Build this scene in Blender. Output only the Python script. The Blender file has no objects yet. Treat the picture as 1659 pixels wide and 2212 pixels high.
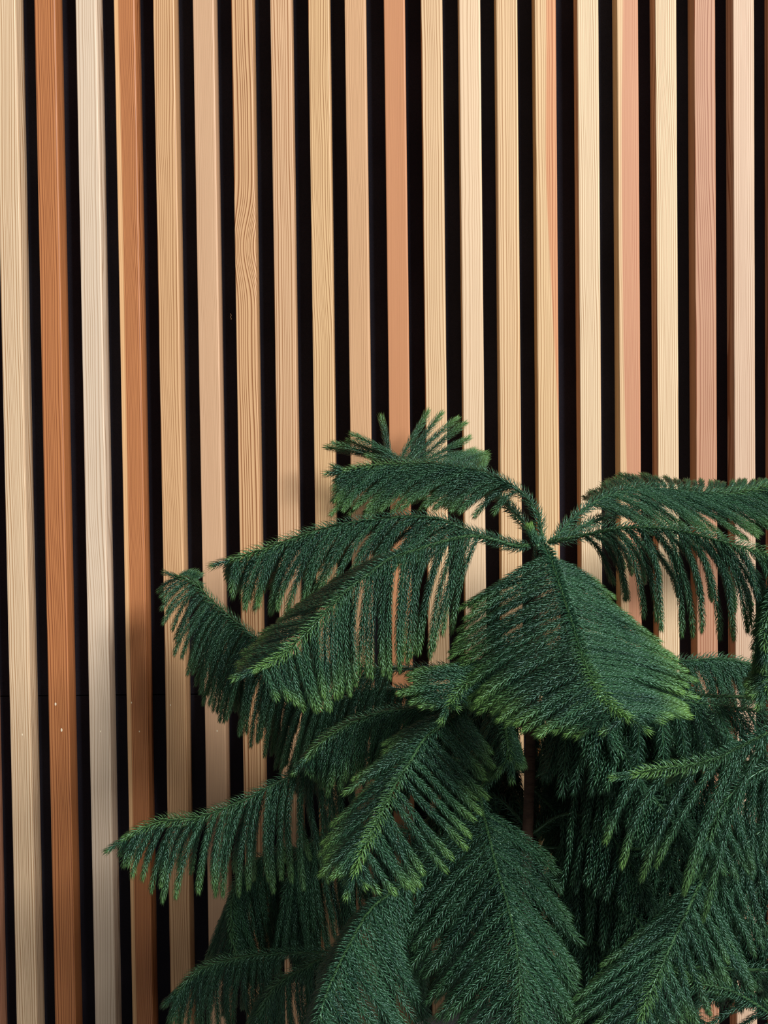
import bpy, math, random
import numpy as np
from mathutils import Vector, Matrix

random.seed(7)
rng = np.random.default_rng(11)
scene = bpy.context.scene
col = scene.collection

# ------------------------------------------------------------------ camera
F = 2760.0
W, H = 1659.0, 2212.0
CAM_H = 1.30
CAM = Vector((0.0, -1.9, CAM_H))
YAW, PITCH, ROLL = math.radians(0.6), math.radians(1.8), math.radians(-0.7)
R = Matrix.Rotation(YAW, 3, 'Z') @ Matrix.Rotation(math.radians(90) - PITCH, 3, 'X') @ Matrix.Rotation(ROLL, 3, 'Z')
cam_data = bpy.data.cameras.new('camera')
cam = bpy.data.objects.new('camera', cam_data)
col.objects.link(cam)
cam_data.sensor_fit = 'HORIZONTAL'
cam_data.sensor_width = 36.0
cam_data.lens = 36.0 * F / W
cam_data.clip_start = 0.05
cam.matrix_world = Matrix.Translation(CAM) @ R.to_4x4()
scene.camera = cam
RN = np.array(R)


def at(px, py, z):
    """a measured spot and its distance -> the place it stands in the room"""
    c = np.array([(px - W / 2) / F * z, -(py - H / 2) / F * z, -z])
    return RN @ c + np.array(CAM)


def on_plane(px, py, y):
    d = RN @ np.array([(px - W / 2) / F, -(py - H / 2) / F, -1.0])
    t = (y - CAM.y) / d[1]
    return np.array(CAM) + d * t


# ------------------------------------------------------------------ helpers
def link(name, me, mat=None, parent=None):
    o = bpy.data.objects.new(name, me)
    col.objects.link(o)
    if mat is not None and not me.materials:
        me.materials.append(mat)
    if parent is not None:
        o.parent = parent
    return o


def tag(o, label=None, cat=None, group=None, kind=None):
    if label: o['label'] = label
    if cat: o['category'] = cat
    if group: o['group'] = group
    if kind: o['kind'] = kind
    return o


def mesh_np(name, V, Q, T, C=None, smooth=True):
    """mesh from numpy arrays: verts, quads, tris and a per-vertex colour"""
    me = bpy.data.meshes.new(name)
    nq, nt = len(Q), len(T)
    me.vertices.add(len(V))
    me.vertices.foreach_set('co', np.asarray(V, dtype=np.float32).ravel())
    loops = np.concatenate([np.asarray(Q, dtype=np.int32).ravel(), np.asarray(T, dtype=np.int32).ravel()]).astype(np.int32)
    me.loops.add(len(loops))
    me.loops.foreach_set('vertex_index', loops)
    starts = np.concatenate([np.arange(nq) * 4, nq * 4 + np.arange(nt) * 3]).astype(np.int32)
    me.polygons.add(nq + nt)
    me.polygons.foreach_set('loop_start', starts)
    me.polygons.foreach_set('use_smooth', np.full(nq + nt, smooth, dtype=bool))
    if C is not None:
        a = me.attributes.new('tone', 'FLOAT_COLOR', 'POINT')
        a.data.foreach_set('color', np.asarray(C, dtype=np.float32).ravel())
    me.update(calc_edges=True)
    me.validate()
    return me


def srgb(r, g, b):
    f = lambda c: (c / 255 / 12.92) if c / 255 <= 0.04045 else ((c / 255 + 0.055) / 1.055) ** 2.4
    return (f(r), f(g), f(b), 1.0)


class Nodes:
    def __init__(self, name):
        self.m = bpy.data.materials.new(name)
        self.m.use_nodes = True
        self.t = self.m.node_tree
        self.b = self.t.nodes['Principled BSDF']

    def n(self, kind, **kw):
        nd = self.t.nodes.new(kind)
        for k, v in kw.items():
            setattr(nd, k, v)
        return nd

    def math(self, op, a, b=0.0):
        nd = self.n('ShaderNodeMath', operation=op)
        for i, v in enumerate((a, b)):
            if isinstance(v, (int, float)):
                nd.inputs[i].default_value = v
            else:
                self.t.links.new(v, nd.inputs[i])
        return nd.outputs[0]

    def l(self, a, b):
        self.t.links.new(a, b)

    def noise(self, vec, scale3, scale=1.0, detail=3.0, loc=(0, 0, 0), rough=0.5):
        mp = self.n('ShaderNodeMapping')
        mp.inputs['Scale'].default_value = scale3
        mp.inputs['Location'].default_value = loc
        self.l(vec, mp.inputs['Vector'])
        no = self.n('ShaderNodeTexNoise')
        no.inputs['Scale'].default_value = scale
        no.inputs['Detail'].default_value = detail
        no.inputs['Roughness'].default_value = rough
        self.l(mp.outputs[0], no.inputs['Vector'])
        return no.outputs['Fac']

    def mix(self, fac, a, b, mode='MIX'):
        nd = self.n('ShaderNodeMix', data_type='RGBA', blend_type=mode)
        for i, v in ((0, fac), (6, a), (7, b)):
            if isinstance(v, (int, float, tuple)):
                nd.inputs[i].default_value = v
            else:
                self.l(v, nd.inputs[i])
        return nd.outputs[2]


# ------------------------------------------------------------------ wood
def wood(name, light, line, spacing=3.0, angle=20.0, warp=2.0, contrast=0.6, second=None, bend=None, seed=0.0):
    """softwood: growth rings cut lengthwise, fine fibres, an optional heartwood zone and an optional swirl"""
    k = Nodes(name)
    tc = k.n('ShaderNodeTexCoord').outputs['Object']
    sep = k.n('ShaderNodeSeparateXYZ')
    k.l(tc, sep.inputs[0])
    x, y, z = sep.outputs
    so = (seed * 3.1, seed * 1.7, seed * 5.3)
    w1 = k.noise(tc, (9, 9, 1.6), 1.0, 2.0, so)
    w2 = k.noise(tc, (30, 30, 9), 1.0, 2.0, so)
    a = math.radians(angle)
    d = k.math('ADD', k.math('MULTIPLY', x, math.cos(a)), k.math('MULTIPLY', y, math.sin(a)))
    d = k.math('ADD', d, k.math('MULTIPLY', k.math('SUBTRACT', w1, 0.5), 0.010 * warp))
    d = k.math('ADD', d, k.math('MULTIPLY', k.math('SUBTRACT', w2, 0.5), 0.0011 * warp))
    if bend:
        z0, wd, amp = bend
        q = k.math('DIVIDE', k.math('SUBTRACT', z, z0), wd)
        g = k.math('EXPONENT', k.math('MULTIPLY', k.math('MULTIPLY', q, q), -1.0))
        g = k.math('MULTIPLY', g, k.math('ADD', 1.0, k.math('MULTIPLY', x, 25.0)))
        d = k.math('ADD', d, k.math('MULTIPLY', g, amp))
    # ring widths vary along the section
    dv = k.math('ADD', d, k.math('MULTIPLY', k.math('SINE', k.math('MULTIPLY', d, 330.0 + 40 * math.sin(seed))), 0.0011))
    fr = k.math('FRACT', k.math('DIVIDE', dv, spacing * 1.0 / 1000.0))
    cr = k.n('ShaderNodeValToRGB')
    e = cr.color_ramp.elements
    e[0].position = 0.0; e[0].color = (0.0, 0, 0, 1)
    e[1].position = 1.0; e[1].color = (0.05, 0.05, 0.05, 1)
    for p, v in ((0.50, 0.06), (0.72, 0.45), (0.84, 1.0), (0.92, 0.85), (0.97, 0.2)):
        q = e.new(p); q.color = (v, v, v, 1)
    k.l(fr, cr.inputs[0])
    ring = k.math('MULTIPLY', cr.outputs[0], contrast)
    ring = k.math('MULTIPLY', ring, k.math('ADD', 0.35, k.noise(tc, (60, 60, 3), 1.0, 1.0, so)))
    ring = k.math('MINIMUM', k.math('MULTIPLY', ring, 2.3), 1.0)
    line = tuple(v * 0.66 for v in line[:3]) + (1.0,)
    light = tuple(v * w for v, w in zip(light[:3], (0.86, 0.88, 0.93))) + (1.0,)
    base = k.mix(ring, light, line)
    if second:
        c2, l2, edge, side, wob = second
        w3 = k.noise(tc, (1.5, 1.5, 1.3), 1.0, 1.0, (so[2], so[0], so[1]))
        bx = k.math('ADD', x, k.math('MULTIPLY', k.math('SUBTRACT', w3, 0.5), wob))
        s = k.math('MULTIPLY', k.math('SUBTRACT', bx, edge), side * 420.0)
        cl = k.n('ShaderNodeClamp'); k.l(s, cl.inputs[0])
        base = k.mix(cl.outputs[0], base, k.mix(ring, c2, l2))
    # broad drift of tone along the board and fine fibre flecks
    drift = k.noise(tc, (6, 6, 2.0), 1.0, 2.0, (so[1], so[2], so[0]))
    fib = k.noise(tc, (1100, 1100, 22), 1.0, 2.0, so)
    v = k.math('ADD', 0.85, k.math('ADD', k.math('MULTIPLY', drift, 0.16), k.math('MULTIPLY', fib, 0.14)))
    hsv = k.n('ShaderNodeHueSaturation')
    hsv.inputs['Saturation'].default_value = 1.0; k.l(base, hsv.inputs['Color']); k.l(v, hsv.inputs['Value'])
    k.l(hsv.outputs[0], k.b.inputs['Base Color'])
    k.b.inputs['Roughness'].default_value = 0.52
    k.b.inputs['Specular IOR Level'].default_value = 0.35
    bp = k.n('ShaderNodeBump')
    bp.inputs['Strength'].default_value = 0.07
    bp.inputs['Distance'].default_value = 0.0004
    k.l(k.math('SUBTRACT', fib, ring), bp.inputs['Height'])
    k.l(bp.outputs[0], k.b.inputs['Normal'])
    return k.m


SLAT_W, SLAT_D = 0.0312, 0.041
SLAT_TOP = 2.75


def slat_mesh(name, seed):
    """square softwood batten with eased, slightly uneven long edges"""
    r = random.Random(seed)
    hw, nz = SLAT_W / 2, 90
    V, Q = [], []
    prof_n = None
    for i in range(nz + 1):
        z = SLAT_TOP * i / nz
        bl = 0.0011 + 0.0003 * r.random()
        br = 0.0021 + 0.0008 * r.random()
        dx = 0.00018 * math.sin(z * 3.1 + seed) 
        prof = [(-hw, SLAT_D), (-hw, bl), (-hw + bl * 0.3, bl * 0.3), (-hw + bl, 0),
                (hw - br, 0), (hw - br * 0.3, br * 0.3), (hw, br), (hw, SLAT_D)]
        prof_n = len(prof)
        V += [(px + dx, py, z) for px, py in prof]
    for i in range(nz):
        for j in range(prof_n):
            a, b = i * prof_n + j, i * prof_n + (j + 1) % prof_n
            Q.append((a, b, b + prof_n, a + prof_n))
    me = bpy.data.meshes.new(name)
    caps = [tuple(range(prof_n - 1, -1, -1)), tuple(nz * prof_n + j for j in range(prof_n))]
    me.from_pydata(V, [], Q + caps)
    me.update()
    return me


S = srgb
PALE, PALE_L = S(236, 206, 166), S(196, 146, 98)
HON, HON_L = S(224, 178, 128), S(176, 118, 70)
TAN, TAN_L = S(218, 176, 136), S(186, 134, 92)
ORG, ORG_L = S(198, 128, 76), S(148, 80, 42)
CRM, CRM_L = S(232, 208, 178), S(204, 166, 130)
PNK, PNK_L = S(198, 148, 114), S(168, 104, 70)
# left edge of the front face at mid height, label, wood recipe
slats = [
    (9.5, 'pale straw-coloured wooden slat, first full slat from the left edge', dict(light=PALE, line=PALE_L, spacing=2.5, angle=15, contrast=0.65)),
    (94, 'deep orange-brown wooden slat with ragged right edge, second from the left', dict(light=ORG, line=ORG_L, spacing=2.3, angle=35, warp=1.5, contrast=0.6)),
    (182, 'pale greyish wooden slat between two orange-brown slats near the left', dict(light=CRM, line=CRM_L, spacing=3.4, angle=8, warp=3.0, contrast=0.4)),
    (264, 'orange-brown wooden slat with a pale strip down its left side', dict(light=S(202, 132, 80), line=ORG_L, spacing=1.9, angle=10, contrast=0.6, second=(HON, S(204, 154, 104), -0.0085, -1, 0.008))),
    (348, 'honey-coloured wooden slat right of the orange-brown one with pale strip', dict(light=HON, line=HON_L, spacing=2.5, angle=40, warp=2.2, contrast=0.55)),
    (433, 'plain tan wooden slat with almost no grain, sixth from the left', dict(light=TAN, line=TAN_L, spacing=1.6, angle=15, contrast=0.35)),
    (515, 'honey-coloured wooden slat with wavy swirling grain in its upper half', dict(light=HON, line=S(164, 104, 58), spacing=3.4, angle=20, warp=1.8, contrast=0.85, bend=(1.635, 0.05, 0.012))),
    (598, 'straight-grained honey wooden slat just right of the wavy-grained one', dict(light=S(224, 182, 138), line=HON_L, spacing=3.0, angle=12, warp=1.6, contrast=0.7)),
    (679, 'yellow-toned wooden slat with an orange streak at top left, ninth from the left', dict(light=S(228, 188, 136), line=S(176, 122, 72), spacing=2.6, angle=25, warp=2.6, contrast=0.6, second=(S(206, 142, 88), ORG_L, -0.0125, -1, 0.016))),
    (757, 'light brown wooden slat left of the salmon-orange one, behind the highest twig tips', dict(light=S(216, 170, 124), line=TAN_L, spacing=2.2, angle=30, warp=3.0, contrast=0.4)),
    (841, 'salmon-orange wooden slat in the middle of the wall', dict(light=S(204, 142, 96), line=S(180, 112, 70), spacing=1.5, angle=10, contrast=0.35)),
    (921, 'light yellow wooden slat just right of the salmon-orange one', dict(light=S(230, 194, 148), line=S(190, 140, 92), spacing=3.0, angle=18, contrast=0.6)),
    (1002, 'palest cream wooden slat in the middle of the wall, faint mottled grain', dict(light=S(234, 202, 162), line=S(210, 168, 126), spacing=3.6, angle=8, warp=3.5, contrast=0.4)),
    (1081, 'buttery wooden slat just right of the palest cream one, left of the streaked one', dict(light=S(232, 196, 148), line=S(194, 142, 92), spacing=3.1, angle=14, contrast=0.65)),
    (1163, 'yellow wooden slat with an orange streak running down its right side', dict(light=S(230, 194, 144), line=S(196, 146, 94), spacing=3.0, angle=25, warp=2.0, contrast=0.65, second=(S(208, 152, 108), S(164, 98, 60), 0.004, 1, 0.05))),
    (1254, 'cream wooden slat with a rough patch, between the two two-toned slats', dict(light=S(236, 208, 166), line=S(202, 158, 114), spacing=2.4, angle=12, contrast=0.6)),
    (1339, 'two-toned wooden slat, pinkish brown with pale yellow left side', dict(light=S(232, 194, 146), line=S(204, 156, 106), spacing=2.1, angle=15, warp=1.5, contrast=0.5, second=(S(196, 144, 110), S(170, 108, 78), -0.006, 1, 0.022))),
    (1421, 'bright cream wooden slat with fine close grain, left of the pinkish-brown one', dict(light=S(238, 210, 168), line=S(198, 152, 106), spacing=2.1, angle=10, contrast=0.7)),
    (1504, 'pinkish-brown wooden slat second from the right edge', dict(light=PNK, line=PNK_L, spacing=2.6, angle=45, warp=1.6, contrast=0.65)),
    (1587, 'light pinkish-cream wooden slat, last full slat at the right edge', dict(light=S(222, 190, 158), line=S(190, 142, 110), spacing=1.9, angle=8, contrast=0.6)),
    (1671, 'brown wooden slat cut by the right edge of the picture', dict(light=PNK, line=PNK_L, spacing=2.4, angle=12, contrast=0.6)),
    (-74, 'brown wooden slat cut by the left edge of the picture', dict(light=S(206, 150, 116), line=ORG_L, spacing=2.4, angle=12, contrast=0.6)),
]
nail_mat = Nodes('wood_filler')
nail_mat.b.inputs['Base Color'].default_value = S(250, 236, 205)
nail_mat.b.inputs['Roughness'].default_value = 0.6
nail_mat = nail_mat.m
GROUP = 'vertical wooden slats on the black wall'
slat_objs = []
for i, (lx, lab, spec) in enumerate(slats):
    p = on_plane(lx, 1000, 0.0)
    o = link('wooden_slat', slat_mesh('wooden_slat', i), wood('slat_wood', seed=i + 1.0, **spec))
    o.location = (p[0] + SLAT_W / 2, 0, 0)
    tag(o, lab, 'slat', GROUP)
    slat_objs.append(o)


def blob(name, mat, parent, c, r):
    import bmesh
    bm = bmesh.new()
    bmesh.ops.create_uvsphere(bm, u_segments=10, v_segments=6, radius=1.0)
    me = bpy.data.meshes.new(name)
    for v in bm.verts:
        v.co = Vector((v.co.x * r[0], v.co.y * r[1], v.co.z * r[2])) + Vector(c)
    bm.to_mesh(me); bm.free()
    return link(name, me, mat, parent)


for si, px, py, rz in ((0, 48, 1587, .0016), (1, 120, 1521, .0024), (1, 133, 1577, .0026), (2, 217, 1580, .0014),
                       (3, 284, 1518, .0014), (3, 301, 1580, .0013), (4, 368, 1523, .0014), (5, 469, 1579, .0015)):
    p = on_plane(px, py, 0.0)
    so = slat_objs[si]
    n = blob('nail_mark', nail_mat, so, (p[0] - so.location.x, 0, p[2]), (rz * .55, .0002, rz))
    n['label'] = 'small pale filled nail mark'

# ------------------------------------------------------------------ wall, floor
k = Nodes('black_felt')
tc = k.n('ShaderNodeTexCoord').outputs['Object']
fz = k.noise(tc, (1, 1, 1), 900.0, 3.0)
bl = k.noise(tc, (1, 1, 1), 9.0, 3.0)
k.l(k.mix(k.math('MULTIPLY', fz, bl), (0.010, 0.0100, 0.015, 1), (0.045, 0.044, 0.064, 1)), k.b.inputs['Base Color'])
k.b.inputs['Roughness'].default_value = 0.95
k.b.inputs['Specular IOR Level'].default_value = 0.1
bp = k.n('ShaderNodeBump'); bp.inputs['Strength'].default_value = 0.6; bp.inputs['Distance'].default_value = 0.001
k.l(fz, bp.inputs['Height']); k.l(bp.outputs[0], k.b.inputs['Normal'])
felt = k.m


def boxes(name, bs, mat, parent=None):
    V, Q = [], []
    for (x0, x1, y0, y1, z0, z1) in bs:
        b = len(V)
        V += [(x0, y0, z0), (x1, y0, z0), (x1, y1, z0), (x0, y1, z0), (x0, y0, z1), (x1, y0, z1), (x1, y1, z1), (x0, y1, z1)]
        Q += [tuple(b + q for q in f) for f in ((0, 3, 2, 1), (4, 5, 6, 7), (0, 1, 5, 4), (1, 2, 6, 5), (2, 3, 7, 6), (3, 0, 4, 7))]
    me = bpy.data.meshes.new(name)
    me.from_pydata(V, [], Q); me.update()
    return link(name, me, mat, parent)


seam = on_plane(100, 1503, SLAT_D)[2]
w = boxes('wall_back', [(-1.2, 1.2, SLAT_D, SLAT_D + 0.010, 0, seam - 0.0008), (-1.2, 1.2, SLAT_D + 0.0006, SLAT_D + 0.010, seam + 0.0008, SLAT_TOP),
                        (-1.2, 1.2, SLAT_D + 0.010, SLAT_D + 0.08, 0, SLAT_TOP)], felt)
tag(w, 'black felt wall behind the wooden slats, with one horizontal seam', 'wall', kind='structure')

k = Nodes('grey_floor')
tc = k.n('ShaderNodeTexCoord').outputs['Object']
k.l(k.mix(k.noise(tc, (1, 1, 1), 6.0, 5.0), (0.20, 0.20, 0.20, 1), (0.30, 0.295, 0.29, 1)), k.b.inputs['Base Color'])
k.b.inputs['Roughness'].default_value = 0.5
fl = boxes('floor', [(-1.2, 1.2, -2.4, SLAT_D + 0.08, -0.05, 0)], k.m)
tag(fl, 'plain grey floor below the slatted wall', 'floor', kind='structure')

# a stray pale fibre caught on the felt
fp = on_plane(499, 684, SLAT_D)
FP = np.array([[fp[0] + 0.0006 * math.sin(q * 1.1), SLAT_D - 0.0004, fp[2] - 0.0045 + 0.0009 * q] for q in range(11)])

# ------------------------------------------------------------------ plant
k = Nodes('needles')
at_n = k.n('ShaderNodeAttribute'); at_n.attribute_name = 'tone'
sp = k.n('ShaderNodeSeparateColor'); k.l(at_n.outputs['Color'], sp.inputs[0])
young, rnd, bark = sp.outputs
old = k.mix(rnd, (0.004, 0.022, 0.018, 1), (0.038, 0.118, 0.055, 1))
c = k.mix(young, old, (0.17, 0.34, 0.075, 1))
c = k.mix(bark, c, (0.07, 0.13, 0.035, 1))
k.l(c, k.b.inputs['Base Color'])
k.b.inputs['Roughness'].default_value = 0.30
k.b.inputs['Specular IOR Level'].default_value = 0.75
k.b.inputs['Specular Tint'].default_value = (0.62, 1.0, 0.88, 1)
needle_mat = k.m

k = Nodes('bark')
tc = k.n('ShaderNodeTexCoord').outputs['Object']
nb = k.noise(tc, (60, 60, 160), 1.0, 4.0)
k.l(k.mix(nb, (0.025, 0.013, 0.008, 1), (0.12, 0.06, 0.035, 1)), k.b.inputs['Base Color'])
k.b.inputs['Roughness'].default_value = 0.85
bp = k.n('ShaderNodeBump'); bp.inputs['Distance'].default_value = 0.003
k.l(nb, bp.inputs['Height']); k.l(bp.outputs[0], k.b.inputs['Normal'])
bark_mat = k.m


def frames(P):
    """tangents and a twist-free pair of normals along a polyline"""
    T = np.gradient(P, axis=0)
    T /= np.linalg.norm(T, axis=1, keepdims=True) + 1e-12
    n = np.cross(T[0], [0.13, 0.2, 1.0]); n /= np.linalg.norm(n)
    N = [n]
    for t in T[1:]:
        n = n - t * np.dot(n, t); n /= np.linalg.norm(n) + 1e-12
        N.append(n)
    N = np.array(N)
    return T, N, np.cross(T, N)


def tube(P, rad, sides, col3):
    T, N, B = frames(P)
    a = np.arange(sides) * 2 * math.pi / sides
    V = P[:, None, :] + rad[:, None, None] * (np.cos(a)[None, :, None] * N[:, None, :] + np.sin(a)[None, :, None] * B[:, None, :])
    n = len(P)
    V = V.reshape(-1, 3)
    i, j = np.meshgrid(np.arange(n - 1), np.arange(sides), indexing='ij')
    a0 = i * sides + j; b0 = i * sides + (j + 1) % sides
    Q = np.stack([a0, b0, b0 + sides, a0 + sides], -1).reshape(-1, 4)
    V = np.vstack([V, P[-1] + T[-1] * rad[-1]])
    tip = len(V) - 1
    T3 = np.array([((n - 1) * sides + q, (n - 1) * sides + (q + 1) % sides, tip) for q in range(sides)])
    C = np.tile(np.array([*col3, 1.0]), (len(V), 1))
    return V, Q, T3, C


def needles(P, L, spacing, length, spread, young0, thick=0.00042, taper=0.12, tone=0.5, curl=0.45):
    """awl-shaped needles that curve forward, set spirally round the shoot"""
    seg = np.linalg.norm(np.diff(P, axis=0), axis=1)
    s = np.concatenate([[0], np.cumsum(seg)])
    tot = s[-1]
    n = max(6, int(tot / spacing))
    u = (np.arange(n) + 0.5) / n * tot
    T, N, B = frames(P)
    ip = lambda A: np.stack([np.interp(u, s, A[:, q]) for q in range(3)], -1)
    p, t, nn, bb = ip(P), ip(T), ip(N), ip(B)
    t /= np.linalg.norm(t, axis=1, keepdims=True)
    ph = np.arange(n) * 2.39996 + rng.uniform(-0.25, 0.25, n) + rng.uniform(0, 6.28)
    rad = np.cos(ph)[:, None] * nn + np.sin(ph)[:, None] * bb
    rad /= np.linalg.norm(rad, axis=1, keepdims=True)
    f = u / tot
    sp_ = spread * (1 - 0.45 * np.clip((f - 0.88) / 0.12, 0, 1)) + rng.uniform(-0.12, 0.12, n)
    ln = length * rng.uniform(0.85, 1.12, n) * np.clip(0.55 + f / taper, 0.55, 1) * (1 - 0.25 * np.clip((f - 0.93) / 0.07, 0, 1))
    d1 = t * np.cos(sp_)[:, None] + rad * np.sin(sp_)[:, None]
    d2 = t * np.cos(sp_ * curl)[:, None] + rad * np.sin(sp_ * curl)[:, None]
    mid = p + d1 * (ln * 0.52)[:, None]
    tip = mid + d2 * (ln * 0.50)[:, None]
    w1 = np.cross(d1, rad); w1 /= np.linalg.norm(w1, axis=1, keepdims=True) + 1e-12
    u1 = np.cross(w1, d1)
    th = thick
    ring = lambda c, q: [c + w1 * q, c + u1 * q * 0.75, c - w1 * q, c - u1 * q * 0.5]
    VV = np.stack(ring(p, th * 0.9) + ring(mid, th) + [tip], 1)   # n,9,3
    base = (np.arange(n) * 9)[:, None]
    qs = np.array([(q, (q + 1) % 4, 4 + (q + 1) % 4, 4 + q) for q in range(4)]).ravel()[None, :]
    ts = np.array([(4 + q, 4 + (q + 1) % 4, 8) for q in range(4)]).ravel()[None, :]
    Q = (base + qs).reshape(-1, 4); T3 = (base + ts).reshape(-1, 3)
    y = np.clip(young0 * np.clip((f - 0.55) / 0.45, 0, 1) ** 1.5, 0, 1)
    r = 0.5 * rng.uniform(0, 1, n) + 0.5 * tone
    C = np.zeros((n, 9, 4)); C[..., 3] = 1
    C[..., 0] = y[:, None]; C[..., 1] = r[:, None]
    C[:, 8, 0] = np.clip(y + 0.12, 0, 1)
    return VV.reshape(-1, 3), Q, T3, C.reshape(-1, 4)


def join(parts):
    Vs, Qs, Ts, Cs, off = [], [], [], [], 0
    for V, Q, T3, C in parts:
        Vs.append(V); Qs.append(Q + off); Ts.append(T3 + off); Cs.append(C); off += len(V)
    return np.vstack(Vs), np.vstack(Qs), np.vstack(Ts), np.vstack(Cs)


def smooth_line(P, n):
    """Catmull-Rom through the points; also the fractional index of each sample"""
    P = np.asarray(P, float)
    m = len(P)
    E = np.vstack([2 * P[0] - P[1], P, 2 * P[-1] - P[-2]])
    t = np.linspace(0, m - 1, n)
    out = []
    for v in t:
        i = min(int(v), m - 2); f = v - i
        a, b, c_, d = E[i], E[i + 1], E[i + 2], E[i + 3]
        out.append(0.5 * ((2 * b) + (c_ - a) * f + (2 * a - 5 * b + 4 * c_ - d) * f * f + (3 * b - a - 3 * c_ + d) * f ** 3))
    return np.array(out), t


lint = link('lint_fibre', mesh_np('lint_fibre', *tube(FP, np.full(len(FP), 0.0004), 6, (0, 0, 0))), nail_mat, w)
lint['label'] = 'tiny pale stray fibre'

plant = bpy.data.objects.new('potted_pine', None)
col.objects.link(plant)


def branchlet(p0, p2, tang, lift, fwd, young, nl=0.0105, dens=0.00038, th=0.00046, spr=0.66):
    L = np.linalg.norm(p2 - p0)
    p1 = p0 * 0.55 + p2 * 0.45 + np.array([0, 0, 1.0]) * lift * L + tang * fwd * L
    n = 12
    t = np.linspace(0, 1, n)[:, None]
    P = (1 - t) ** 2 * p0 + 2 * t * (1 - t) * p1 + t * t * p2
    ax = rng.normal(0, 1, 3) * 0.012 * L
    P = P + np.sin(t * math.pi * rng.uniform(1.0, 2.0)) * ax
    rad = np.linspace(0.0011, 0.0007, n)
    return [tube(P, rad, 5, (0.15 * young, 0.5, 0.6)),
            needles(P, L, dens, nl, spr, young, thick=th, tone=rng.uniform(0, 1))]


def branch(pts, lift=0.10, fwd=0.10, step=15.0, young=0.75, solo='', stem=0.0024, nl=0.0105, dens=0.00038, th=0.00046, jit=0.035, spr=0.66):
    """pts: (x, y, distance, sideA, sideB); a side is the reach (dx, dy, d-distance) of the branchlets there"""
    XY = [(p[0], p[1], p[2]) for p in pts]
    n = 60
    line, idx = smooth_line(XY, n)
    P = np.array([at(*q) for q in line])
    T, N, B = frames(P)
    rad = np.interp(np.linspace(0, 1, n), [0, 0.5, 1], [stem, stem * 0.6, stem * 0.3])
    parts = [tube(P, rad, 7, (0.0, 0.5, 0.45)), needles(P, 0, max(0.00050, dens), 0.0140, 1.05, young * 0.8, thick=0.0006, curl=0.62)]
    me = mesh_np('branch', *join(parts))
    br = link('branch', me, needle_mat, plant)
    d2 = np.linalg.norm(np.diff(line[:, :2], axis=0), axis=1)
    # branchlets are spaced by their true distance along the stem
    d3 = np.linalg.norm(np.diff(P, axis=0), axis=1)
    arc = np.concatenate([[0], np.cumsum(d3)])
    sp3 = step / 2100.0
    rest = []
    for side in (3, 4):
        keys = [(j, p[side]) for j, p in enumerate(pts) if len(p) > side and p[side] is not None]
        if len(keys) < 1:
            continue
        a0 = np.interp(keys[0][0], idx, arc); a1 = np.interp(keys[-1][0], idx, arc)
        m = max(2, int((a1 - a0) / sp3))
        kk = [q[0] for q in keys]
        D = np.array([(q[1] + (0.0,))[:3] if len(q[1]) == 2 else q[1] for q in keys], float)
        for b in range(m + 1):
            a = a0 + (a1 - a0) * (b + (0.5 if side == 4 else 0.0) + rng.uniform(-0.2, 0.2)) / (m + 0.5)
            a = min(max(a, 0), arc[-1])
            v = np.interp(a, arc, idx)
            dx, dy, dz = (np.interp(v, kk, D[:, q]) for q in range(3))
            q0 = np.array([np.interp(a, arc, P[:, c_]) for c_ in range(3)])
            l0 = np.array([np.interp(a, arc, line[:, c_]) for c_ in range(3)])
            tg = np.array([np.interp(a, arc, T[:, c_]) for c_ in range(3)])
            s_ = rng.uniform(0.88, 1.04)
            ln_px = math.hypot(dx, dy)
            tip = at(l0[0] + dx * s_ + rng.normal(0, jit) * ln_px, l0[1] + dy * s_ + rng.normal(0, jit * 0.6) * ln_px, l0[2] + dz * s_ + rng.normal(0, 0.006))
            f = a / arc[-1]
            yg = young * (0.45 + 0.55 * f) * rng.uniform(0.75, 1.1)
            bl_ = branchlet(q0, tip, tg, lift, fwd, yg, nl, dens, th, spr)
            if (solo == 'AB') or (solo == 'A' and side == 3) or (solo == 'B' and side == 4):
                link('branchlet', mesh_np('branchlet', *join(bl_)), needle_mat, br)
            else:
                rest += bl_
    # the growing end of the branch
    rest_tip = branchlet(P[-1], P[-1] + T[-1] * 0.022, T[-1], 0, 0, young, nl)
    rest += rest_tip
    fo = link('foliage', mesh_np('foliage', *join(rest)), needle_mat, br)
    fo['kind'] = 'stuff'
    return br


Z = 1.45
AX = (1168, 1178, Z)
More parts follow.
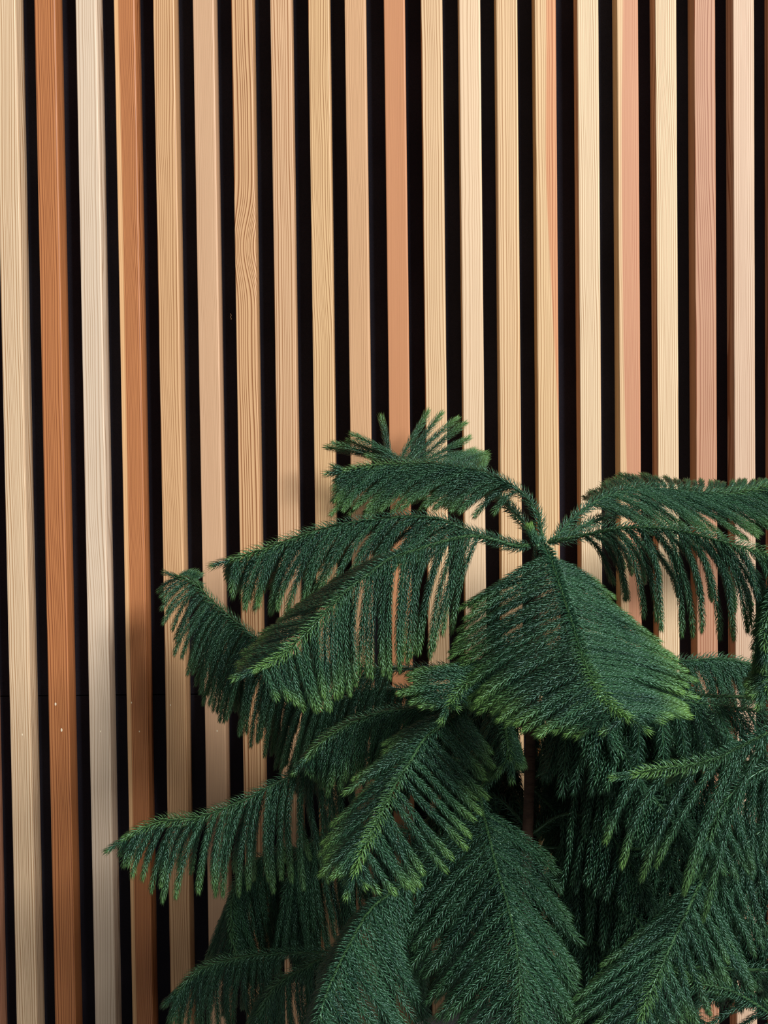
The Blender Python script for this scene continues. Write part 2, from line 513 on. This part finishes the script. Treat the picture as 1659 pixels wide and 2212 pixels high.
# ---- top whorl
branch([(1170, 1178, 1.45), (1188, 1205, 1.40, (-165, 88, .01), (100, 50, .01)), (1210, 1270, 1.33, (-245, 140, .02), (180, 100, .03)),
        (1238, 1355, 1.26, (-240, 150, .02), (225, 75, .04)), (1262, 1430, 1.20, (-190, 115, .01), (228, 55, .04)),
        (1290, 1490, 1.16, (-145, 90, .0), (200, 35, .03)), (1325, 1530, 1.135, (-105, 62, .0), (150, 18, .02)),
        (1358, 1552, 1.12, (-40, 25, .0), (75, 5, .0))], lift=0.10, fwd=0.06, step=18, solo='AB', young=0.95)
branch([(1150, 1176, 1.44), (1112, 1178, 1.42), (1032, 1158, 1.40, (-60, 225, .0), None), (970, 1166, 1.37, (-62, 258, .0), None),
        (904, 1186, 1.34, (-38, 250, .0), (-110, 40, .10)), (846, 1205, 1.31, (-10, 246, .0), (-130, 60, .10)), (800, 1236, 1.29, (-15, 232, .0), (-130, 60, .09)),
        (750, 1274, 1.27, (-8, 216, .0), (-115, 45, .08)), (696, 1332, 1.24, (22, 193, .0), (-128, 40, .07)),
        (642, 1386, 1.22, (38, 141, .0), (-122, 35, .05)), (600, 1422, 1.20, (35, 95, .0), (-85, 18, .03)),
        (552, 1445, 1.19, (25, 50, .0), (-30, 12, .01))], lift=0.07, fwd=0.10, step=24, solo='A', young=0.85)
branch([(1150, 1176, 1.46), (1112, 1180, 1.46), (1012, 1147, 1.46, (-90, 70, .0), (-60, 30, .06)), (958, 1124, 1.46, (-98, 96, -.02), (-100, 75, .08)), (885, 1116, 1.46, (-95, 135, -.02), (-105, 85, .08)),
        (808, 1122, 1.46, (-108, 166, -.02), (-110, 100, .08)), (730, 1134, 1.46, (-92, 183, -.02), (-100, 130, .08)), (653, 1156, 1.46, (-78, 172, -.02), (-90, 130, .07)),
        (576, 1184, 1.46, (-38, 125, -.01), (-60, 90, .05)), (530, 1198, 1.46, (-25, 90, .0), (-35, 60, .03)), (500, 1208, 1.46, (-10, 45), (-12, 25, .02))],
       lift=0.07, fwd=0.12, step=25, young=0.6, nl=0.012)
branch([(1172, 1170, 1.47), (1158, 1105, 1.50), (1118, 1058, 1.53, (-60, 50, .0), (-60, 10, .05)), (1050, 1022, 1.56, (-150, 80, .0), (-130, 40, .06)),
        (960, 1004, 1.57, (-165, 105, -.02), (-150, 60, .05)), (880, 1002, 1.58, (-140, 112, -.02), (-120, 60, .05)),
        (805, 1006, 1.58, (-78, 82, -.02), (-70, 40, .04)), (745, 1016, 1.58, (-25, 30), (-25, -8))], lift=0.06, fwd=0.16, step=20, young=0.7, nl=0.012)
branch([(1160, 1165, 1.48), (1115, 1110, 1.53), (1060, 1058, 1.62, (-70, 45, .0), (-20, -40, .0)), (985, 1020, 1.71, (-90, 60, .0), (62, -30, .02)), (925, 1008, 1.76, (-80, 50, .0), (110, -35, .02)),
        (890, 1005, 1.78, (-125, -70, .0), (110, -90, .02)), (866, 1003, 1.80, (-145, -50, .0), (80, -112, .02)), (846, 1000, 1.81, (-135, -25, .0), (-18, -92, .02))],
       lift=0.03, fwd=0.0, step=23, young=0.6, nl=0.0135)
branch([(1185, 1172, 1.46), (1204, 1158, 1.47), (1233, 1124, 1.50, None, None), (1277, 1090, 1.53, (110, 55, -.03), (-20, -12, .03)), (1320, 1068, 1.55, (135, 85, -.03), (-15, -20, .04)), (1378, 1054, 1.57, (180, 105, -.03), (-40, -28, .04)),
        (1439, 1057, 1.58, (195, 100, -.03), (-20, -26, .04)), (1511, 1064, 1.58, (170, 85, -.03), (10, -22, .04)),
        (1583, 1066, 1.58, (130, 70, -.03), (20, -28, .04)), (1660, 1052, 1.58, (90, 60, -.02), (30, -15, .04)), (1730, 1050, 1.58, (40, 30), (30, -10))], lift=0.05, fwd=0.14, step=17, young=0.6)
branch([(1185, 1172, 1.44), (1215, 1165, 1.43), (1262, 1156, 1.42, (70, 110, .03), (60, 60, .12)), (1331, 1142, 1.40, (56, 180, .0), (85, 130, .12)), (1403, 1139, 1.38, (50, 236, .0), (90, 160, .12)),
        (1475, 1148, 1.36, (60, 222, .0), (95, 160, .12)), (1547, 1166, 1.34, (68, 196, .0), (90, 160, .10)), (1602, 1182, 1.33, (55, 200, .0), (80, 150, .08)),
        (1660, 1200, 1.32, (40, 200, .0), (70, 130, .08)), (1720, 1228, 1.31, (25, 160), (40, 90, .05))], lift=0.05, fwd=0.14, step=29, young=0.55)
# upper branch reaching back to the wall on the right, tips show above the front one
branch([(1190, 1172, 1.48), (1300, 1120, 1.56), (1430, 1085, 1.64, (90, 30, .0), None), (1560, 1068, 1.70, (70, -20, .0), (80, 60, .0)), (1640, 1070, 1.72, (60, -30, .0), (70, 60, .0)), (1720, 1075, 1.74, (40, -20), (40, 40))],
       lift=0.03, fwd=0.05, step=16, young=0.6)
# ---- second tier
branch([(1150, 1420, 1.48), (1000, 1440, 1.53), (850, 1445, 1.58, (-40, 150, .0), None), (720, 1440, 1.62, (-85, 230, .0), (-40, 150, .05)), (640, 1418, 1.68, (-62, 205, .0), (-50, 150, .05)), (560, 1382, 1.71, (-62, 180, .0), (-40, 160, .04)),
        (500, 1335, 1.74, (-68, 160, .0), (-30, 160, .04)), (452, 1292, 1.76, (-66, 122, .0), (-15, 110, .03)), (420, 1258, 1.77, (-68, 70, .0), (14, -14, .0)), (385, 1246, 1.78, (-38, 22, .0), (25, -12, .0))],
       lift=0.08, fwd=0.12, step=13, young=0.3)
branch([(1140, 1400, 1.40), (1090, 1422, 1.34, (-60, 20, .0), (-20, 60, .0)), (1040, 1450, 1.31, (-150, 0, .0), (30, 60, .0)), (1005, 1475, 1.29, (-140, 22, .0), (35, 45, .0)), (985, 1500, 1.28, (-80, 22, .0), (35, 22, .0)), (972, 1522, 1.27, (-25, 8), (15, 6))],
       lift=0.06, fwd=0.05, step=16, young=0.85)
branch([(1130, 1480, 1.44), (1050, 1505, 1.38), (998, 1532, 1.34, (-150, 70, .0), (60, 80, .0)), (965, 1558, 1.31, (-150, 80, .0), (90, 100, .0)), (915, 1598, 1.28, (-150, 90, .0), (134, 130, .0)), (886, 1645, 1.255, (-146, 112, .0), (148, 135, .0)),
        (857, 1690, 1.235, (-160, 140, .0), (125, 160, .0)), (828, 1746, 1.21, (-142, 124, .0), (100, 152, .0)), (803, 1800, 1.19, (-98, 85, .0), (88, 118, .0)),
        (782, 1840, 1.175, (-50, 48, .0), (60, 92, .0)), (766, 1885, 1.165, (-14, 20), (22, 30))], lift=0.07, fwd=0.10, step=27, young=0.9)
branch([(1130, 1480, 1.46), (1040, 1505, 1.43), (965, 1526, 1.40, (-60, 90, -.02), (-90, 30, .06)), (893, 1531, 1.40, (-72, 130, -.02), (-90, 35, .06)), (821, 1540, 1.40, (-30, 138, -.02), (-80, 50, .06)), (748, 1567, 1.40, (-28, 142, -.02), (-60, 50, .05)), (694, 1603, 1.40, (-2, 85), (-35, 38, .02)), (664, 1636, 1.40, (-5, 30), (-8, 8))],
       lift=0.06, fwd=0.08, step=14, young=0.55)
branch([(1130, 1480, 1.45), (1085, 1515, 1.40, (-60, 110, .0), (40, 100, .0)), (1090, 1560, 1.37, (-50, 120, .0), (40, 90, .0)), (1095, 1600, 1.35, (-35, 80, .0), (32, 55, .0)), (1100, 1640, 1.34, (-12, 20), (12, 10))],
       lift=0.12, fwd=0.04, step=13, young=0.5)
branch([(1170, 1470, 1.46), (1190, 1500, 1.42, (-10, 190, .0), None), (1260, 1518, 1.38, (-40, 190, .0), (20, 120, .06)), (1340, 1522, 1.36, (-20, 178, .0), (40, 120, .06)), (1420, 1518, 1.34, (20, 175, .0), (40, 130, .06)),
        (1500, 1518, 1.33, (40, 150, .0), (60, 110, .06)), (1580, 1528, 1.32, (55, 120, .0), (60, 100, .06)), (1680, 1545, 1.31, (50, 110), (50, 80))], lift=0.04, fwd=0.05, step=40, young=0.05, nl=0.016, spr=0.9, dens=0.0005)
branch([(1190, 1460, 1.47), (1350, 1440, 1.52), (1480, 1428, 1.56, (40, 110, .0), (60, 60, .05)), (1560, 1424, 1.58, (40, 100, .0), (60, 50, .05)), (1640, 1440, 1.6, (40, 90, .0), (50, 50, .05)), (1720, 1455, 1.6, (20, 60), (30, 40))],
       lift=0.04, fwd=0.12, step=13, young=0.3)
branch([(1760, 1300, 1.40), (1720, 1370, 1.34, (-80, 60, .0), (-40, 90, .0)), (1690, 1420, 1.30, (-80, 60, .0), (10, 70, .0)), (1672, 1460, 1.28, (-50, 45, .0), (20, 50, .0)), (1655, 1490, 1.27, (-20, 14), (5, 18))],
       lift=0.04, fwd=0.12, step=17, young=0.85)
branch([(1750, 1180, 1.36), (1700, 1230, 1.33, (-60, 80, .0), None), (1670, 1280, 1.31, (-40, 110, .0), (10, 130, .0)), (1655, 1340, 1.30, (-25, 110, .0), (10, 100, .0)), (1652, 1400, 1.29, (-10, 40), (5, 45))],
       lift=0.04, fwd=0.12, step=17, young=0.6)
# right-hand bright branch coming towards the viewer
branch([(1800, 1500, 1.30), (1720, 1552, 1.26), (1665, 1580, 1.22, (-160, 425, .0), None), (1600, 1612, 1.19, (-158, 318, .0), (-110, 60, .05)), (1540, 1640, 1.17, (-150, 265, .0), (-100, 40, .04)),
        (1480, 1656, 1.15, (-125, 248, .0), (-70, 20, .03)), (1420, 1663, 1.14, (-108, 200, .0), None), (1370, 1672, 1.13, (-92, 130), None)],
       lift=0.08, fwd=0.12, step=58, solo='A', young=0.8, jit=0.05)
branch([(1800, 1600, 1.34), (1700, 1640, 1.31, (-120, 200, .0), (-40, 200, .0)), (1620, 1680, 1.29, (-110, 200, .0), (0, 210, .0)), (1560, 1740, 1.28, (-70, 170, .0), (60, 160, .0)), (1530, 1810, 1.27, (-30, 80), (30, 70))],
       lift=0.06, fwd=0.08, step=38, young=0.25)
# ---- third tier
branch([(1120, 1660, 1.47), (900, 1632, 1.46), (760, 1632, 1.45, (20, 240, .0), (40, 200, .07)), (674, 1655, 1.44, (18, 250, .0), (30, 200, .07)), (638, 1672, 1.44, (-18, 240, .0), (10, 190, .07)), (584, 1698, 1.43, (-20, 215, .0), (-10, 180, .07)), (529, 1727, 1.43, (-42, 212, .0), (-30, 170, .07)),
        (475, 1750, 1.42, (-36, 190, .0), (-30, 150, .06)), (421, 1766, 1.42, (-66, 168, .0), (-50, 120, .06)), (348, 1775, 1.41, (-50, 118, .0), (-45, 80, .05)), (294, 1795, 1.41, (-30, 66), (-30, 40, .03)), (268, 1812, 1.41, (-10, 25), (-10, 10))],
       lift=0.05, fwd=0.10, step=23, solo='', young=0.6)
branch([(1080, 1660, 1.42), (1040, 1700, 1.38), (1042, 1748, 1.35, (-190, 170, .0), (150, 90, .0)), (1056, 1807, 1.32, (-200, 225, .0), (165, 125, .0)), (1074, 1880, 1.29, (-180, 225, .0), (165, 165, .0)), (1099, 1965, 1.26, (-168, 205, .0), (150, 190, .0)),
        (1115, 2042, 1.23, (-160, 175, .0), (120, 165, .0)), (1122, 2115, 1.21, (-130, 140, .0), (100, 150, .0)), (1124, 2200, 1.19, (-110, 120), (100, 130)), (1120, 2290, 1.17, (-60, 60), (60, 60))],
       lift=0.10, fwd=0.05, step=21, young=0.2, nl=0.0125, spr=0.8, dens=0.00045)
branch([(1130, 1800, 1.45), (1010, 1850, 1.38), (915, 1890, 1.33, (10, 210, .03), None), (850, 1925, 1.30, (60, 230, .03), (-40, 40, .05)), (800, 1965, 1.27, (130, 235, .03), (-60, 60, .05)), (765, 2020, 1.24, (140, 230, .03), (-75, 90, .06)), (738, 2072, 1.21, (150, 220, .02), (-60, 110, .06)),
        (710, 2133, 1.18, (150, 215, .02), (-50, 120, .06)), (690, 2200, 1.16, (140, 200), (-40, 110, .05)), (675, 2300, 1.14, (90, 120), (-30, 60))],
       lift=0.07, fwd=0.06, step=20, young=0.05, nl=0.014, spr=0.8, dens=0.00045)
branch([(1100, 1660, 1.50), (1180, 1660, 1.50, (-20, 140, .0), (60, 30, .0)), (1240, 1700, 1.50, (-60, 130, .0), (90, 60, .0)), (1290, 1760, 1.49, (-80, 120, .0), (80, 80, .0)), (1340, 1830, 1.48, (-40, 60), (40, 40))],
       lift=0.05, fwd=0.08, step=15, young=0.35)
branch([(1150, 1700, 1.5), (1230, 1790, 1.46, (-60, 150, .0), (120, 60, .0)), (1270, 1870, 1.44, (-80, 170, .0), (120, 120, .0)), (1290, 1970, 1.42, (-90, 160, .0), (100, 150, .0)), (1300, 2080, 1.41, (-80, 130, .0), (80, 130, .0)), (1300, 2200, 1.40, (-40, 60), (40, 60))],
       lift=0.08, fwd=0.05, step=17, young=0.12)
branch([(1150, 1640, 1.5), (1350, 1680, 1.5, (20, 180, .0), None), (1450, 1740, 1.5, (-20, 220, .0), (60, 140, .0)), (1520, 1820, 1.5, (-30, 220, .0), (70, 160, .0)), (1570, 1930, 1.5, (-50, 200, .0), (70, 160, .0)), (1600, 2060, 1.5, (-30, 100), (40, 80))],
       lift=0.06, fwd=0.05, step=17, young=0.12)
# right lower branch
branch([(1560, 1800, 1.34), (1520, 1890, 1.30, (-120, 110, .0), (70, 150, .0)), (1490, 1955, 1.27, (-165, 115, .0), (85, 175, .0)), (1455, 2030, 1.24, (-265, 165, .0), (60, 170, .0)), (1430, 2085, 1.22, (-200, 140, .0), (60, 130, .0)), (1405, 2140, 1.205, (-130, 110, .0), (40, 100, .0)), (1385, 2200, 1.19, (-90, 70, .0), (30, 60, .0))],
       lift=0.07, fwd=0.08, step=34, young=0.6)
branch([(1760, 1700, 1.38), (1690, 1760, 1.35, (-60, 190, .0), (20, 150, .0)), (1620, 1815, 1.33, (-40, 220, .0), (50, 180, .0)), (1560, 1875, 1.31, (-20, 230, .0), (70, 200, .0)), (1530, 1950, 1.30, (20, 170, .0), (100, 180, .0)), (1545, 2030, 1.29, (20, 100), (90, 110))],
       lift=0.06, fwd=0.08, step=36, young=0.2)
branch([(1780, 2260, 1.30), (1680, 2200, 1.28, (-60, 60, .0), (-20, -30, .0)), (1590, 2145, 1.26, (-120, 50, .0), None), (1520, 2125, 1.25, (-60, 70, .0), None), (1460, 2105, 1.24, (-20, -30), None)],
       lift=0.10, fwd=0.05, step=40, young=0.5)
# ---- dark branches low on the left, near the wall
branch([(1120, 1850, 1.5), (800, 1830, 1.58), (640, 1835, 1.62, (30, 230, .0), (-20, 180, .04)), (560, 1855, 1.63, (40, 230, .0), (-40, 180, .04)), (510, 1910, 1.63, (60, 200, .0), (-55, 150, .03)), (500, 1990, 1.62, (60, 130, .0), (-40, 110, .03)), (510, 2070, 1.61, (30, 50), (-15, 50))],
       lift=0.05, fwd=0.08, step=11, young=0.25)
branch([(1120, 2100, 1.5), (800, 2060, 1.55), (600, 2060, 1.56, (10, 160, .0), (-20, 120, .03)), (500, 2072, 1.56, (-15, 160, .0), (-30, 110, .03)), (430, 2095, 1.56, (-30, 120, .0), (-45, 70, .03)), (385, 2140, 1.56, (-20, 60, .0), (-30, 30, .0))],
       lift=0.05, fwd=0.10, step=15, young=0.25)
branch([(1120, 2080, 1.48), (850, 2060, 1.48), (720, 2065, 1.49, (20, 160, .0), (-60, 40, .03)), (650, 2095, 1.49, (10, 150, .0), (-70, 60, .03)), (595, 2130, 1.49, (0, 120, .0), (-50, 60, .03)), (560, 2190, 1.49, (-5, 40), (-15, 30))],
       lift=0.05, fwd=0.10, step=14, young=0.25)
branch([(1130, 1900, 1.5), (900, 1800, 1.56, (20, 200, .0), None), (760, 1790, 1.6, (20, 240, .0), (60, 180, .0)), (660, 1830, 1.6, (30, 240, .0), (-20, 200, .0)), (620, 1920, 1.6, (40, 200, .0), (-30, 180, .0)), (620, 2010, 1.6, (20, 90), (-20, 90))],
       lift=0.05, fwd=0.08, step=14, young=0.05)
branch([(1140, 1560, 1.5), (950, 1500, 1.6, (10, 160, .0), (0, 100, .0)), (820, 1490, 1.66, (0, 200, .0), (-20, 140, .0)), (720, 1520, 1.69, (-20, 200, .0), (-40, 120, .0)), (660, 1580, 1.7, (-10, 130, .0), (-30, 90, .0)), (640, 1640, 1.7, (-5, 60), (-10, 50))],
       lift=0.05, fwd=0.08, step=14, young=0.05)

# ---- inner and rear branches of each tier, old dull foliage hanging round the trunk
for ty, tz, reach in ((1470, 1.47, .26), (1560, 1.47, .28), (1680, 1.48, .32), (1800, 1.48, .32), (1920, 1.49, .34), (2040, 1.49, .34), (2180, 1.50, .36)):
    base = at(1150, ty, tz)
    na = 7
    a0 = rng.uniform(0, 1)
    for q in range(na):
        an = math.radians(-62 + 200 * (q + a0 * 0.8) / na)
        r_ = reach * rng.uniform(0.85, 1.1)
        if math.cos(an) < -0.2: r_ *= 0.72
        yy = math.sin(an) * r_
        lim = -0.03 - base[1]
        r_ = min(r_, lim / max(math.sin(an), 1e-3)) if math.sin(an) > 0 else r_ * 0.55
        dv = np.array([math.cos(an), math.sin(an), 0.0])
        pts = []
        for f, h in ((0, 0), (.3, .03), (.6, .03), (.85, .0), (1.0, -.03)):
            w_ = base + dv * r_ * f + np.array([0, 0, h])
            cc = RN.T @ (w_ - np.array(CAM))
            zz = -cc[2]
            hang = 210 * (1 - 0.6 * f)
            lat = 45 * (1 - f) * math.cos(an)
            pts.append((W / 2 + F * cc[0] / zz, H / 2 - F * cc[1] / zz, zz, (lat - 30, hang, -.02), (lat + 40, hang * .9, .0)))
        pts[0] = pts[0][:3]
        branch(pts, lift=0.04, fwd=0.06, step=17, young=0.08, dens=0.0010, th=0.0009, nl=0.011, jit=0.08)

# ---- plant's side out of view past the right edge, added to shade lower foliage
for ty, z1, ex, ey in ((1500, 1.30, 2080, 1560), (1640, 1.22, 2060, 1700), (1660, 1.5, 2080, 1700), (1830, 1.25, 2100, 1900), (1900, 1.48, 2080, 1960), (2080, 1.25, 2120, 2160), (2100, 1.5, 2100, 2150)):
    pts = [(1170, ty, 1.48)]
    for f in (0.45, 0.62, 0.8, 0.92, 1.0):
        h = 230 * (1.15 - f)
        pts.append((1170 + (ex - 1170) * f, ty + (ey - ty) * f - 90 * f * (1 - f), 1.48 + (z1 - 1.48) * f, (50 * (1 - f) - 20, h + 90, .0), (60, h + 60, .06)))
    pts[1] = pts[1][:3]
    branch(pts, lift=0.05, fwd=0.08, step=17, young=0.3, dens=0.0009, th=0.0009, nl=0.012)

# trunk with old short needles at the top
TP = [(1168, 1170, 1.45), (1160, 1300, 1.46), (1150, 1500, 1.47), (1140, 1800, 1.48), (1128, 2100, 1.49), (1120, 2300, 1.50), (1118, 2500, 1.50)]
tl, _ = smooth_line(TP, 60)
TPw = np.array([at(*q) for q in tl])
tr = np.linspace(0.0035, 0.0095, 60) * (1 + 0.05 * np.sin(np.arange(60) * 1.3))
me = mesh_np('trunk', *tube(TPw, tr, 14, (0, 0.5, 0)))
link('trunk', me, bark_mat, plant)
# fresh bud at the very top and short needles round the leader
bp0 = at(1162, 1180, 1.43); bp1 = at(1156, 1166, 1.43); bp2 = at(1150, 1155, 1.43); bp3 = at(1146, 1143, 1.43)
PB, _ = smooth_line([bp0, bp1, bp2, bp3], 16)
bud = link('growing_tip', mesh_np('growing_tip', *join([tube(PB, np.linspace(.0026, .0022, 16), 7, (.0, .5, .5)), needles(PB, 0, 0.00007, 0.0110, 0.70, 1.2, thick=0.0007)])), needle_mat, plant)
bud['label'] = 'fresh yellow-green growing tip'
TL = TPw[:9]
link('top_needles', mesh_np('top_needles', *needles(TL[::-1].copy(), 0, 0.00016, 0.0145, 0.95, 0.0, thick=0.0006)), needle_mat, plant)

# white planter and soil
k = Nodes('white_glaze')
k.b.inputs['Base Color'].default_value = (0.74, 0.76, 0.79, 1)
k.b.inputs['Roughness'].default_value = 0.35
white = k.m
k = Nodes('soil')
tc = k.n('ShaderNodeTexCoord').outputs['Object']
ns = k.noise(tc, (1, 1, 1), 90.0, 4.0)
k.l(k.mix(ns, (0.01, 0.007, 0.005, 1), (0.06, 0.04, 0.028, 1)), k.b.inputs['Base Color'])
k.b.inputs['Roughness'].default_value = 0.95
soil = k.m


def lathe(name, prof, c, mat, parent, n=64):
    V, Q = [], []
    for r, z in prof:
        for j in range(n):
            a = 2 * math.pi * j / n
            V.append((c[0] + r * math.cos(a), c[1] + r * math.sin(a), z))
    for i in range(len(prof) - 1):
        for j in range(n):
            Q.append((i * n + j, i * n + (j + 1) % n, (i + 1) * n + (j + 1) % n, (i + 1) * n + j))
    me = bpy.data.meshes.new(name)
    me.from_pydata(V, [], Q)
    for p in me.polygons: p.use_smooth = True
    me.update()
    return link(name, me, mat, parent)


RIM = 0.585
PC = at(1220, 2500, 1.50)
pc = (PC[0], PC[1])
pot = lathe('planter', [(0.0, 0.0), (0.165, 0.0), (0.175, 0.012), (0.235, RIM - 0.02), (0.240, RIM - 0.004), (0.234, RIM), (0.222, RIM), (0.219, RIM - 0.006), (0.206, RIM - 0.10), (0.0, RIM - 0.10)], pc, white, plant)
pot['label'] = 'white round planter'
rs = np.random.default_rng(3)
sp_ = [(0.0, RIM - 0.055)] + [(r, RIM - 0.058 + 0.003 * math.sin(r * 90)) for r in np.linspace(0.02, 0.212, 14)]
lathe('soil', sp_, pc, soil, pot)
tag(plant, 'dark green pine plant with long drooping feathery branches in front of the slatted wall', 'potted plant')
# the Empty marks the foot of the plant
off = Vector((pc[0], pc[1], 0))
plant.location = off
for ch in plant.children:
    ch.location = -off

# ------------------------------------------------------------------ light
def area(name, loc, target, sx, sy, power, color):
    d = bpy.data.lights.new(name, 'AREA')
    d.shape = 'RECTANGLE'; d.size = sx; d.size_y = sy; d.energy = power; d.color = color
    o = bpy.data.objects.new(name, d)
    col.objects.link(o)
    o.location = loc
    o.rotation_euler = (Vector(target) - Vector(loc)).to_track_quat('-Z', 'Y').to_euler()
    return o


area('window_daylight', (4.0, -5.6, 4.7), (0.0, 0.0, 1.25), 2.6, 2.2, 930, (1.0, 0.985, 0.97))
wd = bpy.data.worlds.new('room_light')
scene.world = wd
wd.use_nodes = True
bg = wd.node_tree.nodes['Background']
bg.inputs[0].default_value = (1.0, 0.97, 0.93, 1)
bg.inputs[1].default_value = 0.115

vs = scene.view_settings
vs.view_transform = 'Standard'
vs.look = 'None'
vs.exposure = 0.0
vs.gamma = 1.0
vs.use_curve_mapping = False
scene.cycles.max_bounces = 8
